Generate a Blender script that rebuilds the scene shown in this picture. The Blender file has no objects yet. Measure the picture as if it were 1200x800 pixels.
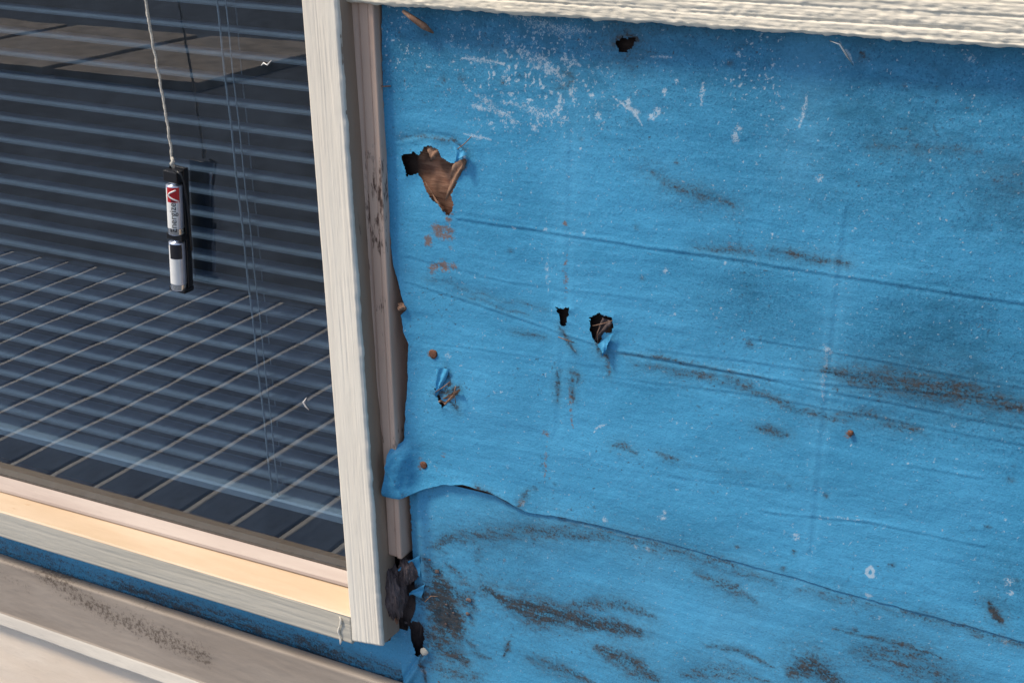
import bpy, math
import numpy as np
from mathutils import Matrix, Vector
S = bpy.context.scene
rad = math.radians
# ------------------------------------------------------------------ camera
YAW, PITCH, ROLL, FOCAL = -0.5160392, 0.37398736, 0.01904072, 1600.0
DIST = 0.84                                    # metres from the lens to the wall sheet (plane y = 0)
CAM = np.array([0.0, -DIST, 1.5])              # deck is z = 0
_f = np.array([math.sin(YAW)*math.cos(PITCH), math.cos(YAW)*math.cos(PITCH), -math.sin(PITCH)])
_r = np.array([math.cos(YAW), -math.sin(YAW), 0.0])
_d = np.cross(_f, _r)
RT = _r*math.cos(ROLL) + _d*math.sin(ROLL)
DN = -_r*math.sin(ROLL) + _d*math.cos(ROLL)
cam = bpy.data.cameras.new('camera')
cam.sensor_width = 36.0; cam.lens = 36.0*FOCAL/1200.0
cam.clip_start = 0.02; cam.clip_end = 500.0
camo = bpy.data.objects.new('camera', cam); S.collection.objects.link(camo)
m = Matrix.Identity(4)
for i in range(3):
    m[i][0] = RT[i]; m[i][1] = -DN[i]; m[i][2] = -_f[i]; m[i][3] = CAM[i]
camo.matrix_world = m
S.camera = camo
# ------------------------------------------------------------------ light
SUN = Vector((-1.25, -1.0, 2.3)).normalized()   # towards the sun
elev = math.asin(SUN.z); azim = math.atan2(SUN.x, SUN.y)
w = bpy.data.worlds.new('World'); S.world = w; w.use_nodes = True
wn = w.node_tree
sky = wn.nodes.new('ShaderNodeTexSky'); sky.sky_type = 'NISHITA'; sky.sun_disc = False
sky.sun_elevation = elev; sky.sun_rotation = azim; sky.dust_density = 2.0
bg = wn.nodes['Background']; bg.inputs['Strength'].default_value = 0.125
wn.links.new(sky.outputs['Color'], bg.inputs['Color'])
sl = bpy.data.lights.new('sun', 'SUN'); sl.energy = 3.0; sl.angle = rad(11.0); sl.color = (1.0, 0.86, 0.68)
so = bpy.data.objects.new('sun', sl); S.collection.objects.link(so)
so.rotation_euler = SUN.to_track_quat('Z', 'Y').to_euler()
S.view_settings.view_transform = 'Standard'; S.view_settings.look = 'None'
S.view_settings.gamma = 1.0; S.view_settings.exposure = 0.35
S.view_settings.use_curve_mapping = False

# ------------------------------------------------------------------ helpers
def P(px, py, y=0.0):
    """surveyed point of the photograph -> real point on the plane at depth y of the wall"""
    d = RT*(px-600.0) + DN*(py-400.0) + _f*FOCAL
    return CAM + d*((y+DIST)/d[1])
def W(px, py):
    q = P(px, py, 0.0); return np.array([q[0], q[2]])
def WL(pts): return np.array([W(*p) for p in pts])

def vnoise(u, v, seed=0):
    iu = np.floor(u).astype(np.int64); iv = np.floor(v).astype(np.int64)
    fu = u-iu; fv = v-iv
    fu = fu*fu*fu*(fu*(fu*6-15)+10); fv = fv*fv*fv*(fv*(fv*6-15)+10)
    def h(a, b):
        n = (a*374761393 + b*668265263 + seed*982451653) & 0xffffffff
        n = ((n ^ (n >> 13))*1274126177) & 0xffffffff
        n = (n ^ (n >> 16)) & 0xffff
        return n/65535.0
    return ((h(iu, iv)*(1-fu)+h(iu+1, iv)*fu)*(1-fv) + (h(iu, iv+1)*(1-fu)+h(iu+1, iv+1)*fu)*fv)
def fbm(u, v, seed=0, o=4, g=0.5):
    s = 0; a = 1.0; t = 0
    for i in range(o):
        s = s + a*vnoise(u*(2**i)+i*17.3, v*(2**i)-i*9.1, seed+i); t += a; a *= g
    return s/t
def sstep(x, a, b):
    t = np.clip((x-a)/(b-a), 0, 1); return t*t*(3-2*t)

def dseg(x, z, pts):
    """distance to a polyline in wall metres, and the run (0..1) along it"""
    best = np.full(np.shape(x), 1e9); run = np.zeros(np.shape(x)); side = np.zeros(np.shape(x))
    L = np.r_[0, np.cumsum(np.hypot(*np.diff(pts, axis=0).T))]
    for i in range(len(pts)-1):
        a, b = pts[i], pts[i+1]; ab = b-a
        t = np.clip(((x-a[0])*ab[0]+(z-a[1])*ab[1])/(ab@ab), 0, 1)
        ex = x-a[0]-t*ab[0]; ez = z-a[1]-t*ab[1]
        d = np.hypot(ex, ez); k = d < best
        best = np.where(k, d, best); run = np.where(k, (L[i]+t*(L[i+1]-L[i]))/L[-1], run)
        side = np.where(k, np.sign(ab[0]*ez-ab[1]*ex)*d, side)
    return best, run, side
def inpoly(x, z, poly):
    c = np.zeros(np.shape(x), bool); n = len(poly)
    for i in range(n):
        a, b = poly[i], poly[(i+1) % n]
        k = ((a[1] > z) != (b[1] > z)) & (x < (b[0]-a[0])*(z-a[1])/(b[1]-a[1]+1e-12)+a[0])
        c ^= k
    return c

def link(o, parent=None):
    S.collection.objects.link(o)
    if parent is not None: o.parent = parent
    return o
def mesh(name, v, f, mat, parent=None, smooth=True, attrs=None):
    me = bpy.data.meshes.new(name)
    v = np.asarray(v, np.float32); f = np.asarray(f, np.int32); n = f.shape[1]
    me.vertices.add(len(v)); me.vertices.foreach_set('co', v.ravel())
    me.loops.add(f.size); me.loops.foreach_set('vertex_index', f.ravel())
    me.polygons.add(len(f)); me.polygons.foreach_set('loop_start', np.arange(0, f.size, n, dtype=np.int32))
    me.polygons.foreach_set('loop_total', np.full(len(f), n, np.int32))
    me.polygons.foreach_set('use_smooth', np.full(len(f), smooth, bool))
    me.update(calc_edges=True)
    for k, a in (attrs or {}).items():
        at = me.attributes.new(k, 'FLOAT', 'POINT'); at.data.foreach_set('value', np.asarray(a, np.float32).ravel())
    me.materials.append(mat)
    return link(bpy.data.objects.new(name, me), parent)
def grid_faces(nr, nc, closed=False):
    i = np.arange(nr-1)[:, None]*nc + np.arange(nc-1)[None, :]
    f = np.stack([i, i+1, i+nc+1, i+nc], -1).reshape(-1, 4)
    return f
def loft(name, lines, mat, parent=None, nl=2, sub=1, disp=None, caps=True, smooth=False, attrs=None):
    """surface drawn through a row of parallel 3-D edges (A->B): boards, rails, sills"""
    A = np.array([l[0] for l in lines], float); B = np.array([l[1] for l in lines], float)
    subs = sub if isinstance(sub, (list, tuple)) else [sub]*(len(lines)-1)
    ra, rb = [A[0]], [B[0]]
    for i in range(len(lines)-1):
        for k in range(1, subs[i]+1):
            t = k/subs[i]; ra.append(A[i]*(1-t)+A[i+1]*t); rb.append(B[i]*(1-t)+B[i+1]*t)
    ra, rb = np.array(ra), np.array(rb)
    t = np.linspace(0, 1, nl)[None, :, None]
    G = ra[:, None, :]*(1-t) + rb[:, None, :]*t          # rows x nl x 3
    at = None
    if disp is not None:
        du = np.gradient(G, axis=0); dv = np.gradient(G, axis=1)
        N = np.cross(du, dv); N /= np.linalg.norm(N, axis=2, keepdims=True)+1e-12
        s = np.r_[0, np.cumsum(np.linalg.norm(np.diff(ra, axis=0), axis=1))]
        ln = np.linalg.norm(rb[0]-ra[0])
        ss, tt = np.meshgrid(s, np.linspace(0, ln, nl), indexing='ij')
        h = disp(ss, tt, G)
        if isinstance(h, tuple): h, at = h
        G = G + N*h[..., None]
    nr = len(ra)
    v = G.reshape(-1, 3); f = grid_faces(nr, nl)
    o = mesh(name, v, f, mat, parent, smooth, at)
    if caps:                                             # close both ends
        me = o.data
        import bmesh
        bm = bmesh.new(); bm.from_mesh(me); bm.verts.ensure_lookup_table()
        for c in (0, nl-1):
            try: bm.faces.new([bm.verts[r*nl+c] for r in range(nr)])
            except Exception: pass
        try: bm.faces.new([bm.verts[c] for c in range(nl)] + [bm.verts[(nr-1)*nl+c] for c in range(nl-1, -1, -1)])
        except Exception: pass
        bmesh.ops.recalc_face_normals(bm, faces=bm.faces)
        bm.to_mesh(me); bm.free()
    return o
def extend(a, b, ea, eb):
    d = (b-a)/np.linalg.norm(b-a); return a-d*ea, b+d*eb
def box(name, lo, hi, mat, parent=None):
    x0, y0, z0 = lo; x1, y1, z1 = hi
    v = [(x0,y0,z0),(x1,y0,z0),(x1,y1,z0),(x0,y1,z0),(x0,y0,z1),(x1,y0,z1),(x1,y1,z1),(x0,y1,z1)]
    f = [(0,3,2,1),(4,5,6,7),(0,1,5,4),(1,2,6,5),(2,3,7,6),(3,0,4,7)]
    return mesh(name, v, f, mat, parent, False)
def tube(name, pts, r, mat, parent=None, n=8):
    pts = np.array(pts, float); r = np.broadcast_to(np.asarray(r, float), (len(pts),))
    T = np.gradient(pts, axis=0); T /= np.linalg.norm(T, axis=1, keepdims=True)
    up = np.array([0.31, 0.9, 0.17]); v = []
    for p, t, q in zip(pts, T, r):
        a = np.cross(t, up); a /= np.linalg.norm(a); b = np.cross(t, a)
        for k in range(n):
            th = 2*math.pi*k/n; v.append(p+q*(a*math.cos(th)+b*math.sin(th)))
    f = []
    for i in range(len(pts)-1):
        for k in range(n):
            f.append((i*n+k, i*n+(k+1) % n, (i+1)*n+(k+1) % n, (i+1)*n+k))
    v += [pts[0], pts[-1]]; c0, c1 = len(v)-2, len(v)-1
    for k in range(0, n, 2):
        f.append((c0, (k+2) % n, k+1, k)); e = (len(pts)-1)*n
        f.append((c1, e+k, e+k+1, e+(k+2) % n))
    return mesh(name, v, f, mat, parent, True)
def empty(name, loc, label=None, cat=None, group=None):
    o = bpy.data.objects.new(name, None); o.empty_display_size = 0.05
    link(o)                                             # parts are modelled in world space; the base sits at the origin
    return tag(o, label, cat, group)
def tag(o, label=None, cat=None, group=None, kind=None):
    if label: o['label'] = label
    if cat: o['category'] = cat
    if group: o['group'] = group
    if kind: o['kind'] = kind
    return o

# ------------------------------------------------------------------ materials
class Mat:
    def __init__(s, name, rough=0.6, spec=0.4, metal=0.0):
        s.m = bpy.data.materials.new(name); s.m.use_nodes = True
        s.t = s.m.node_tree; s.b = s.t.nodes['Principled BSDF']
        s.b.inputs['Roughness'].default_value = rough
        s.b.inputs['Specular IOR Level'].default_value = spec
        s.b.inputs['Metallic'].default_value = metal
        s.co = s.n('ShaderNodeTexCoord').outputs['Object']
    def n(s, k, **kw):
        q = s.t.nodes.new(k)
        for a, b in kw.items(): setattr(q, a, b)
        return q
    def l(s, a, b): s.t.links.new(a, b)
    def put(s, sock, val):
        if hasattr(val, 'is_output'): s.l(val, sock)
        else: sock.default_value = val
    def map(s, scale=(1, 1, 1)):
        q = s.n('ShaderNodeMapping'); s.l(s.co, q.inputs[0]); q.inputs['Scale'].default_value = scale
        return q.outputs[0]
    def noise(s, sc, det=4, rough=0.55, stretch=(1, 1, 1), dist=0.0):
        q = s.n('ShaderNodeTexNoise'); s.l(s.map(stretch), q.inputs['Vector'])
        q.inputs['Scale'].default_value = sc; q.inputs['Detail'].default_value = det
        q.inputs['Roughness'].default_value = rough; q.inputs['Distortion'].default_value = dist
        return q.outputs['Fac']
    def ramp(s, fac, a, b, lo=0.0, hi=1.0):
        q = s.n('ShaderNodeMapRange'); q.interpolation_type = 'SMOOTHSTEP'
        s.put(q.inputs[0], fac); q.inputs[1].default_value = a; q.inputs[2].default_value = b
        q.inputs[3].default_value = lo; q.inputs[4].default_value = hi
        return q.outputs[0]
    def math(s, op, a, b=0.0, clamp=False):
        q = s.n('ShaderNodeMath', operation=op, use_clamp=clamp); s.put(q.inputs[0], a); s.put(q.inputs[1], b)
        return q.outputs[0]
    def mix(s, f, a, b, blend='MIX'):
        q = s.n('ShaderNodeMix', data_type='RGBA', blend_type=blend)
        s.put(q.inputs[0], f)
        s.put(q.inputs[6], a if hasattr(a, 'is_output') else (*a, 1)); s.put(q.inputs[7], b if hasattr(b, 'is_output') else (*b, 1))
        return q.outputs[2]
    def attr(s, name):
        return s.n('ShaderNodeAttribute', attribute_name=name).outputs['Fac']
    def col(s, c): s.put(s.b.inputs['Base Color'], c if hasattr(c, 'is_output') else (*c, 1)); return s
    def rough(s, c): s.put(s.b.inputs['Roughness'], c); return s
    def bump(s, h, strength=0.3, dist=0.001):
        q = s.n('ShaderNodeBump'); s.put(q.inputs['Height'], h)
        q.inputs['Strength'].default_value = strength; q.inputs['Distance'].default_value = dist
        s.l(q.outputs[0], s.b.inputs['Normal']); return s

def mk_wrap():
    k = Mat('blue_house_wrap', 0.5, 0.35)
    dirt_shade, rust, scuff, fade, teal, film = (k.attr(a) for a in ('dirt_shade', 'rust', 'scuff', 'fade', 'teal', 'film'))
    fine = k.noise(680, 2, 0.6); grit = k.noise(520, 4, 0.75); dust = k.noise(1150, 3, 0.7); mid = k.noise(60, 5, 0.6, (1, 1, 1.6)); big = k.noise(9, 4, 0.55, (1, 1, 1.3))
    streak = k.noise(60, 5, 0.65, (0.3, 1, 4)); blot = k.noise(150, 4, 0.7, (0.7, 1, 1.4))
    c = k.mix(k.ramp(big, 0.3, 0.72), (0.036, 0.250, 0.450), (0.064, 0.350, 0.610))
    stip = k.math('ADD', 0.34, k.math('MULTIPLY', teal, 0.7))
    c = k.mix(k.math('MULTIPLY', k.ramp(fine, 0.45, 0.70), k.math('MULTIPLY', stip, 0.9)), c, (0.10, 0.40, 0.69))
    c = k.mix(k.math('MULTIPLY', k.ramp(grit, 0.50, 0.66), stip), c, (0.016, 0.120, 0.250))
    c = k.mix(k.math('MULTIPLY', k.ramp(streak, 0.45, 0.75), 0.20), c, (0.085, 0.38, 0.67))
    c = k.mix(k.math('MULTIPLY', teal, k.ramp(mid, 0.25, 0.75, 0.35, 0.9)), c, (0.016, 0.125, 0.225))
    c = k.mix(fade, c, (0.13, 0.45, 0.72))
    def cover(mask, n, soft=0.30, peak=1.0):
        inv = k.math('SUBTRACT', 1.0, mask)
        q = k.n('ShaderNodeMapRange'); q.interpolation_type = 'SMOOTHSTEP'
        k.l(n, q.inputs[0]); k.l(k.math('SUBTRACT', inv, soft*0.25), q.inputs[1]); k.l(k.math('ADD', inv, soft), q.inputs[2])
        return k.math('MULTIPLY', q.outputs[0], k.math('MULTIPLY', k.ramp(mask, 0.02, 0.5), peak))
    ng = k.ramp(k.math('ADD', k.math('MULTIPLY', grit, 0.55), k.math('MULTIPLY', dust, 0.45)), 0.36, 0.64)
    nd = k.ramp(k.math('ADD', k.math('MULTIPLY', grit, 0.42), k.math('ADD', k.math('MULTIPLY', blot, 0.30), k.math('MULTIPLY', streak, 0.28))), 0.36, 0.64)
    c = k.mix(cover(scuff, ng, 0.5, 0.62), c, (0.56, 0.66, 0.74))
    c = k.mix(cover(rust, nd, 0.5, 0.88), c, k.mix(mid, (0.13, 0.075, 0.05), (0.27, 0.165, 0.115)))
    c = k.mix(k.math('MULTIPLY', film, k.ramp(k.math('ADD', k.math('MULTIPLY', blot, 0.5), k.math('MULTIPLY', grit, 0.5)), 0.33, 0.66, 0.15, 0.95)), c, (0.050, 0.085, 0.105))
    haze = k.math('MULTIPLY', k.ramp(dirt_shade, 0.05, 1.0), k.ramp(blot, 0.3, 0.7, 0.25, 0.62))
    dcov = k.math('MAXIMUM', cover(dirt_shade, nd, 0.75, 0.92), haze)
    c = k.mix(dcov, c, k.mix(k.ramp(blot, 0.35, 0.65), (0.010, 0.010, 0.011), (0.055, 0.045, 0.040)))
    k.col(c); k.rough(k.ramp(grit, 0.2, 0.8, 0.42, 0.68))
    k.bump(k.math('ADD', k.math('MULTIPLY', fine, 0.8), k.math('ADD', k.math('MULTIPLY', grit, 0.8), k.math('MULTIPLY', streak, 0.7))), 0.30, 0.0011)
    return k.m
def mk_paint(name, c1, c2, grain=(1, 1, 1), wearcol=(0.30, 0.24, 0.17), rough=0.55, spec=0.35, bumpd=0.0006, wear=0.72, dirtattr=False):
    k = Mat(name, rough, spec)
    a = k.noise(26, 5, 0.6, grain); b = k.noise(260, 5, 0.65, grain); c = k.noise(7, 3)
    q = k.mix(k.ramp(a, 0.3, 0.7), c1, c2)
    q = k.mix(k.math('MULTIPLY', k.ramp(b, 0.55, 0.8), 0.35), q, tuple(x*0.62 for x in c2))
    q = k.mix(k.ramp(k.math('ADD', k.math('MULTIPLY', b, 0.5), k.math('MULTIPLY', c, 0.6)), wear, wear+0.08), q, wearcol)
    if dirtattr:
        d = k.attr('dirt_shade'); s = k.noise(240, 6, 0.75)
        s = k.ramp(s, 0.33, 0.67); f = k.math('MAXIMUM', k.math('MULTIPLY', k.ramp(k.math('SUBTRACT', k.math('ADD', d, s), 1.0), -0.15, 0.85), k.ramp(d, 0.02, 0.4)), k.math('MULTIPLY', d, 0.28))
        q = k.mix(k.math('MULTIPLY', f, 0.85), q, (0.07, 0.052, 0.04))
    k.col(q); k.bump(k.math('ADD', b, k.math('MULTIPLY', a, 1.5)), 0.6, bumpd)
    return k.m
def mk_wood(name, c1, c2, grain=(1, 1, 0.08), sc=120, rough=0.85, dark=None):
    k = Mat(name, rough, 0.2)
    a = k.noise(sc, 6, 0.65, grain, 0.6); b = k.noise(18, 4)
    q = k.mix(k.ramp(a, 0.3, 0.7), c1, c2)
    q = k.mix(k.math('MULTIPLY', k.ramp(b, 0.5, 0.75), 0.6), q, tuple(x*0.35 for x in c1))
    if dark: q = k.mix(k.attr('black'), q, dark)
    k.col(q); k.bump(a, 0.7, 0.001)
    return k.m
def mk_flat(name, c, rough=0.5, spec=0.4, metal=0.0, var=0.15, sc=80, stretch=(1, 1, 1)):
    k = Mat(name, rough, spec, metal)
    a = k.noise(sc, 4, 0.6, stretch)
    k.col(k.mix(k.ramp(a, 0.3, 0.7), tuple(x*(1-var) for x in c), tuple(min(1, x*(1+var)) for x in c)))
    k.bump(a, 0.15, 0.0004)
    return k.m
def mk_glass():
    k = Mat('tinted_window_glass'); t = k.t
    out = [n for n in t.nodes if n.type == 'OUTPUT_MATERIAL'][0]
    t.nodes.remove(k.b)
    tr = k.n('ShaderNodeBsdfTransparent'); gl = k.n('ShaderNodeBsdfGlossy'); mx = k.n('ShaderNodeMixShader')
    tr.inputs[0].default_value = (0.59, 0.67, 0.74, 1); gl.inputs['Roughness'].default_value = 0.0
    gl.inputs[0].default_value = (0.92, 0.96, 1, 1)
    fr = k.n('ShaderNodeFresnel'); fr.inputs[0].default_value = 1.95
    bf = k.n('ShaderNodeNewGeometry').outputs['Backfacing']
    k.l(k.math('MULTIPLY', fr.outputs[0], k.math('SUBTRACT', 1.0, bf)), mx.inputs[0])
    wob = k.noise(5, 2); bp = k.n('ShaderNodeBump'); k.l(wob, bp.inputs['Height']); bp.inputs['Strength'].default_value = 0.045; bp.inputs['Distance'].default_value = 0.004
    k.l(bp.outputs[0], gl.inputs['Normal'])
    k.l(tr.outputs[0], mx.inputs[1]); k.l(gl.outputs[0], mx.inputs[2])
    df = k.n('ShaderNodeBsdfDiffuse'); df.inputs[0].default_value = (0.38, 0.52, 0.72, 1); m2 = k.n('ShaderNodeMixShader')   # film of dust
    k.l(k.math('MULTIPLY', k.ramp(k.math('ADD', k.math('MULTIPLY', k.noise(14, 5, 0.65), 0.7), k.math('MULTIPLY', k.noise(420, 3), 0.3)), 0.25, 0.75, 0.004, 0.042), k.math('SUBTRACT', 1.0, bf)), m2.inputs[0])
    k.l(mx.outputs[0], m2.inputs[1]); k.l(df.outputs[0], m2.inputs[2]); k.l(m2.outputs[0], out.inputs[0])
    return k.m
M = dict(
    wrap=mk_wrap(),
    trim_v=mk_paint('cream_paint_vertical_grain', (0.77, 0.71, 0.61), (0.84, 0.79, 0.69), (1, 1, 0.10), (0.45, 0.40, 0.31), wear=0.80),
    trim_h=mk_paint('cream_paint_level_grain', (0.70, 0.64, 0.52), (0.78, 0.72, 0.60), (0.10, 1, 1), (0.42, 0.36, 0.27), bumpd=0.0012, wear=0.78),
    sill=mk_paint('aged_almond_vinyl', (0.58, 0.435, 0.29), (0.66, 0.52, 0.375), (0.2, 1, 1), (0.50, 0.31, 0.16), 0.45, 0.4, 0.0002, 0.66),
    rail=mk_paint('pinkish_beige_vinyl', (0.37, 0.30, 0.265), (0.43, 0.36, 0.32), (0.2, 1, 1), (0.30, 0.2, 0.15), 0.45, 0.4, 0.0002, 0.80),
    jamb=mk_paint('tan_vinyl_jamb', (0.58, 0.40, 0.305), (0.66, 0.48, 0.375), (1, 1, 0.25), (0.10, 0.055, 0.04), 0.55, 0.35, 0.0003, 0.615),
    trim_g=mk_paint('greyed_cream_paint', (0.47, 0.44, 0.37), (0.53, 0.50, 0.43), (0.10, 1, 1), (0.36, 0.31, 0.24), wear=0.80),  # greyer copy of the cream: the level casing's shade put into paint
    drip=mk_paint('pale_grey_edge_paint', (0.42, 0.40, 0.37), (0.50, 0.48, 0.44), (0.25, 1, 1), (0.3, 0.26, 0.2), wear=0.82),
    edge=mk_paint('shaded_grimy_edge', (0.33, 0.245, 0.18), (0.43, 0.335, 0.26), (1, 1, 0.12), (0.06, 0.04, 0.03), wear=0.68),  # brown tone carries the shade and grime of the casing's side face
    bead=mk_flat('grey_glazing_bead', (0.075, 0.066, 0.060), 0.8, 0.15),
    siding=mk_paint('shade_toned_siding_paint', (0.27, 0.23, 0.195), (0.33, 0.285, 0.245), (0.25, 1, 1), (0.20, 0.16, 0.13), 0.6, 0.3, 0.0004, 0.80, True),  # first board's shade put into a darker copy of the siding paint
    siding2=mk_paint('cream_siding_paint', (0.74, 0.62, 0.50), (0.82, 0.71, 0.59), (0.25, 1, 1), (0.35, 0.28, 0.2), 0.6, 0.3, 0.0004, 0.82, True),
    stud=mk_wood('raw_red_brown_stud', (0.20, 0.085, 0.05), (0.32, 0.16, 0.10)),
    sheath=mk_wood('weathered_sheathing', (0.19, 0.085, 0.055), (0.40, 0.225, 0.15), (0.12, 1, 1), 420, dark=(0.012, 0.010, 0.010)),
    rot=mk_wood('rotten_damp_wood', (0.045, 0.034, 0.036), (0.17, 0.13, 0.125), (1, 1, 0.4), 90),
    slat=mk_flat('grey_white_slat', (0.45, 0.47, 0.50), 0.45, var=0.06),
    cord=mk_flat('pale_cord', (0.62, 0.62, 0.60), 0.8, sc=900),
    twine=mk_flat('fibrous_twine', (0.55, 0.52, 0.45), 0.9, sc=1200, var=0.35),
    black=mk_flat('black_plastic', (0.012, 0.013, 0.016), 0.3),
    steel=mk_flat('bright_steel', (0.72, 0.70, 0.66), 0.25, 0.5, 1.0, 0.1),
    foil=mk_flat('silver_blue_foil', (0.50, 0.56, 0.68), 0.32, 0.5, 0.7, 0.08),
    red=mk_flat('red_print', (0.50, 0.02, 0.025), 0.35), white=mk_flat('white_print', (0.78, 0.78, 0.76), 0.4, var=0.05),
    ink=mk_flat('dark_print', (0.02, 0.02, 0.025), 0.4),
    nail=mk_flat('rusty_nail_head', (0.14, 0.06, 0.035), 0.8, var=0.5, sc=600),
    fiber=mk_wood('torn_kraft_fibre', (0.19, 0.105, 0.07), (0.34, 0.215, 0.15), (1, 1, 1), 200),
    lint=mk_flat('white_lint', (0.75, 0.75, 0.73), 0.9),
    room=mk_flat('dim_room_paint', (0.16, 0.17, 0.19), 0.8, sc=4),
    deck=mk_wood('blue_grey_deck_stain', (0.075, 0.12, 0.20), (0.11, 0.165, 0.26), (1, 0.06, 1), 60, 0.7),
    strip=mk_flat('pale_joint_strip', (0.72, 0.69, 0.64), 0.8, sc=40),
    slab=mk_flat('brown_grey_concrete', (0.40, 0.34, 0.28), 0.9, sc=6, var=0.25),
    lawn=mk_flat('dark_ground', (0.075, 0.095, 0.125), 0.95, sc=9, var=0.25),
    glass=mk_glass(),
)
wallmats = M

# ------------------------------------------------------------------ ground, deck, path
ground = mesh('ground', [(-60, -70, -0.15), (60, -70, -0.15), (60, 20, -0.15), (-60, 20, -0.15)], [(0, 1, 2, 3)], M['lawn'], None, False)
tag(ground, kind='structure')
deck = empty('deck', (0, 0, 0), 'deck of blue-grey boards with pale joints, mirrored in the window glass', 'deck')
def board_mesh(nm, w_, h_, l_):
    b = 0.004
    prof = [(-w_/2, -h_), (-w_/2, -b), (-w_/2+b, 0), (w_/2-b, 0), (w_/2, -b), (w_/2, -h_)]
    v = [(x, -l_, z) for x, z in prof] + [(x, 0, z) for x, z in prof]; n = 6
    f = [(i, i+1, n+i+1, n+i) for i in range(n-1)] + [(5, 0, 6, 11)]
    f += [(0, 5, 4, 1), (1, 4, 3, 2), (6, 7, 10, 11), (7, 8, 9, 10)]
    return v, f
PITCH_D = 0.1385; X0 = 1.5*P(110, 570)[0]/(1.5-P(110, 570)[2])
v_, f_ = board_mesh('board', 0.1178, 0.03, 2.40); pb = None; ps = None
for i in range(-34, 16):
    x = X0 + i*PITCH_D
    if pb is None:
        pb = mesh('board', v_, f_, M['deck'], deck, False); b = pb
        v2, f2 = board_mesh('joint_strip', 0.0200, 0.03, 2.39)
        ps = mesh('joint_strip', v2, f2, M['strip'], deck, False); s = ps
    else:
        b = pb.copy(); link(b, deck); s = ps.copy(); link(s, deck)
    b.location = (x+PITCH_D/2, -0.04, 0.0 + 0.001*math.sin(i*2.3)); s.location = (x, -0.042, -0.0035)
path = empty('path', (0, 0, 0)); tag(path, kind='structure')
slv, slf = board_mesh('paving_slab', 1.24, 0.06, 1.55); psl = None
for i in range(9):
    o = mesh('paving_slab', slv, slf, M['slab'], path, False) if psl is None else psl.copy()
    if psl is None: psl = o
    else: link(o, path)
    o.location = (-6.57-1.36*i, -5.65, -0.09)

# ------------------------------------------------------------------ house wall: sheets of house wrap
wall = empty('house_wall', (0, 0, 0), 'house wall stripped of siding, torn stained blue house wrap right of the window', 'wall')
UP_EDGE = [(459, 573), (478, 577), (497, 571), (520, 566), (545, 565), (566, 571), (585, 579), (602, 588), (618, 598), (634, 601), (655, 604), (700, 614),
           (770, 631), (840, 651), (925, 673), (985, 692), (1060, 712), (1130, 731), (1200, 751), (1500, 838), (1800, 930)]
LEFT_EDGE = [(447, -60), (450, 10), (452, 100), (455, 200), (459, 265), (466, 315), (474, 345), (479, 362), (472, 368), (476, 385), (482, 402), (480, 440), (478, 480), (477, 514), (466, 520), (464, 545), (459, 573)]
e_up = WL(UP_EDGE); e_lf = WL(LEFT_EDGE)[::-1]       # z ascending
HOLES = {
 'A': [(473, 181), (487, 178), (492, 182), (499, 173), (508, 170), (516, 175), (521, 186), (530, 190), (546, 189), (541, 200), (537, 216), (532, 228), (533, 246), (527, 253), (520, 245), (511, 238), (503, 226), (497, 212), (494, 203), (478, 205)],
 'B': [(651, 359), (669, 362), (665, 370), (661, 383), (657, 381), (655, 369)],
 'C': [(693, 370), (705, 367), (718, 371), (720, 384), (717, 391), (711, 388), (706, 394), (702, 402), (697, 399), (692, 388)],
 'D': [(511, 452), (515, 458), (519, 464), (524, 470), (521, 477), (517, 470), (513, 462)],
 'E': [(723, 49), (731, 44), (745, 44), (743, 54), (735, 61), (725, 60)],
}
HOLES_L = {
 'R': [(479, 728), (492, 726), (497, 738), (496, 760), (490, 771), (484, 758), (481, 742)],
 'Q': [(448, 738), (458, 736), (462, 744), (455, 752), (448, 752)],
}
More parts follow.
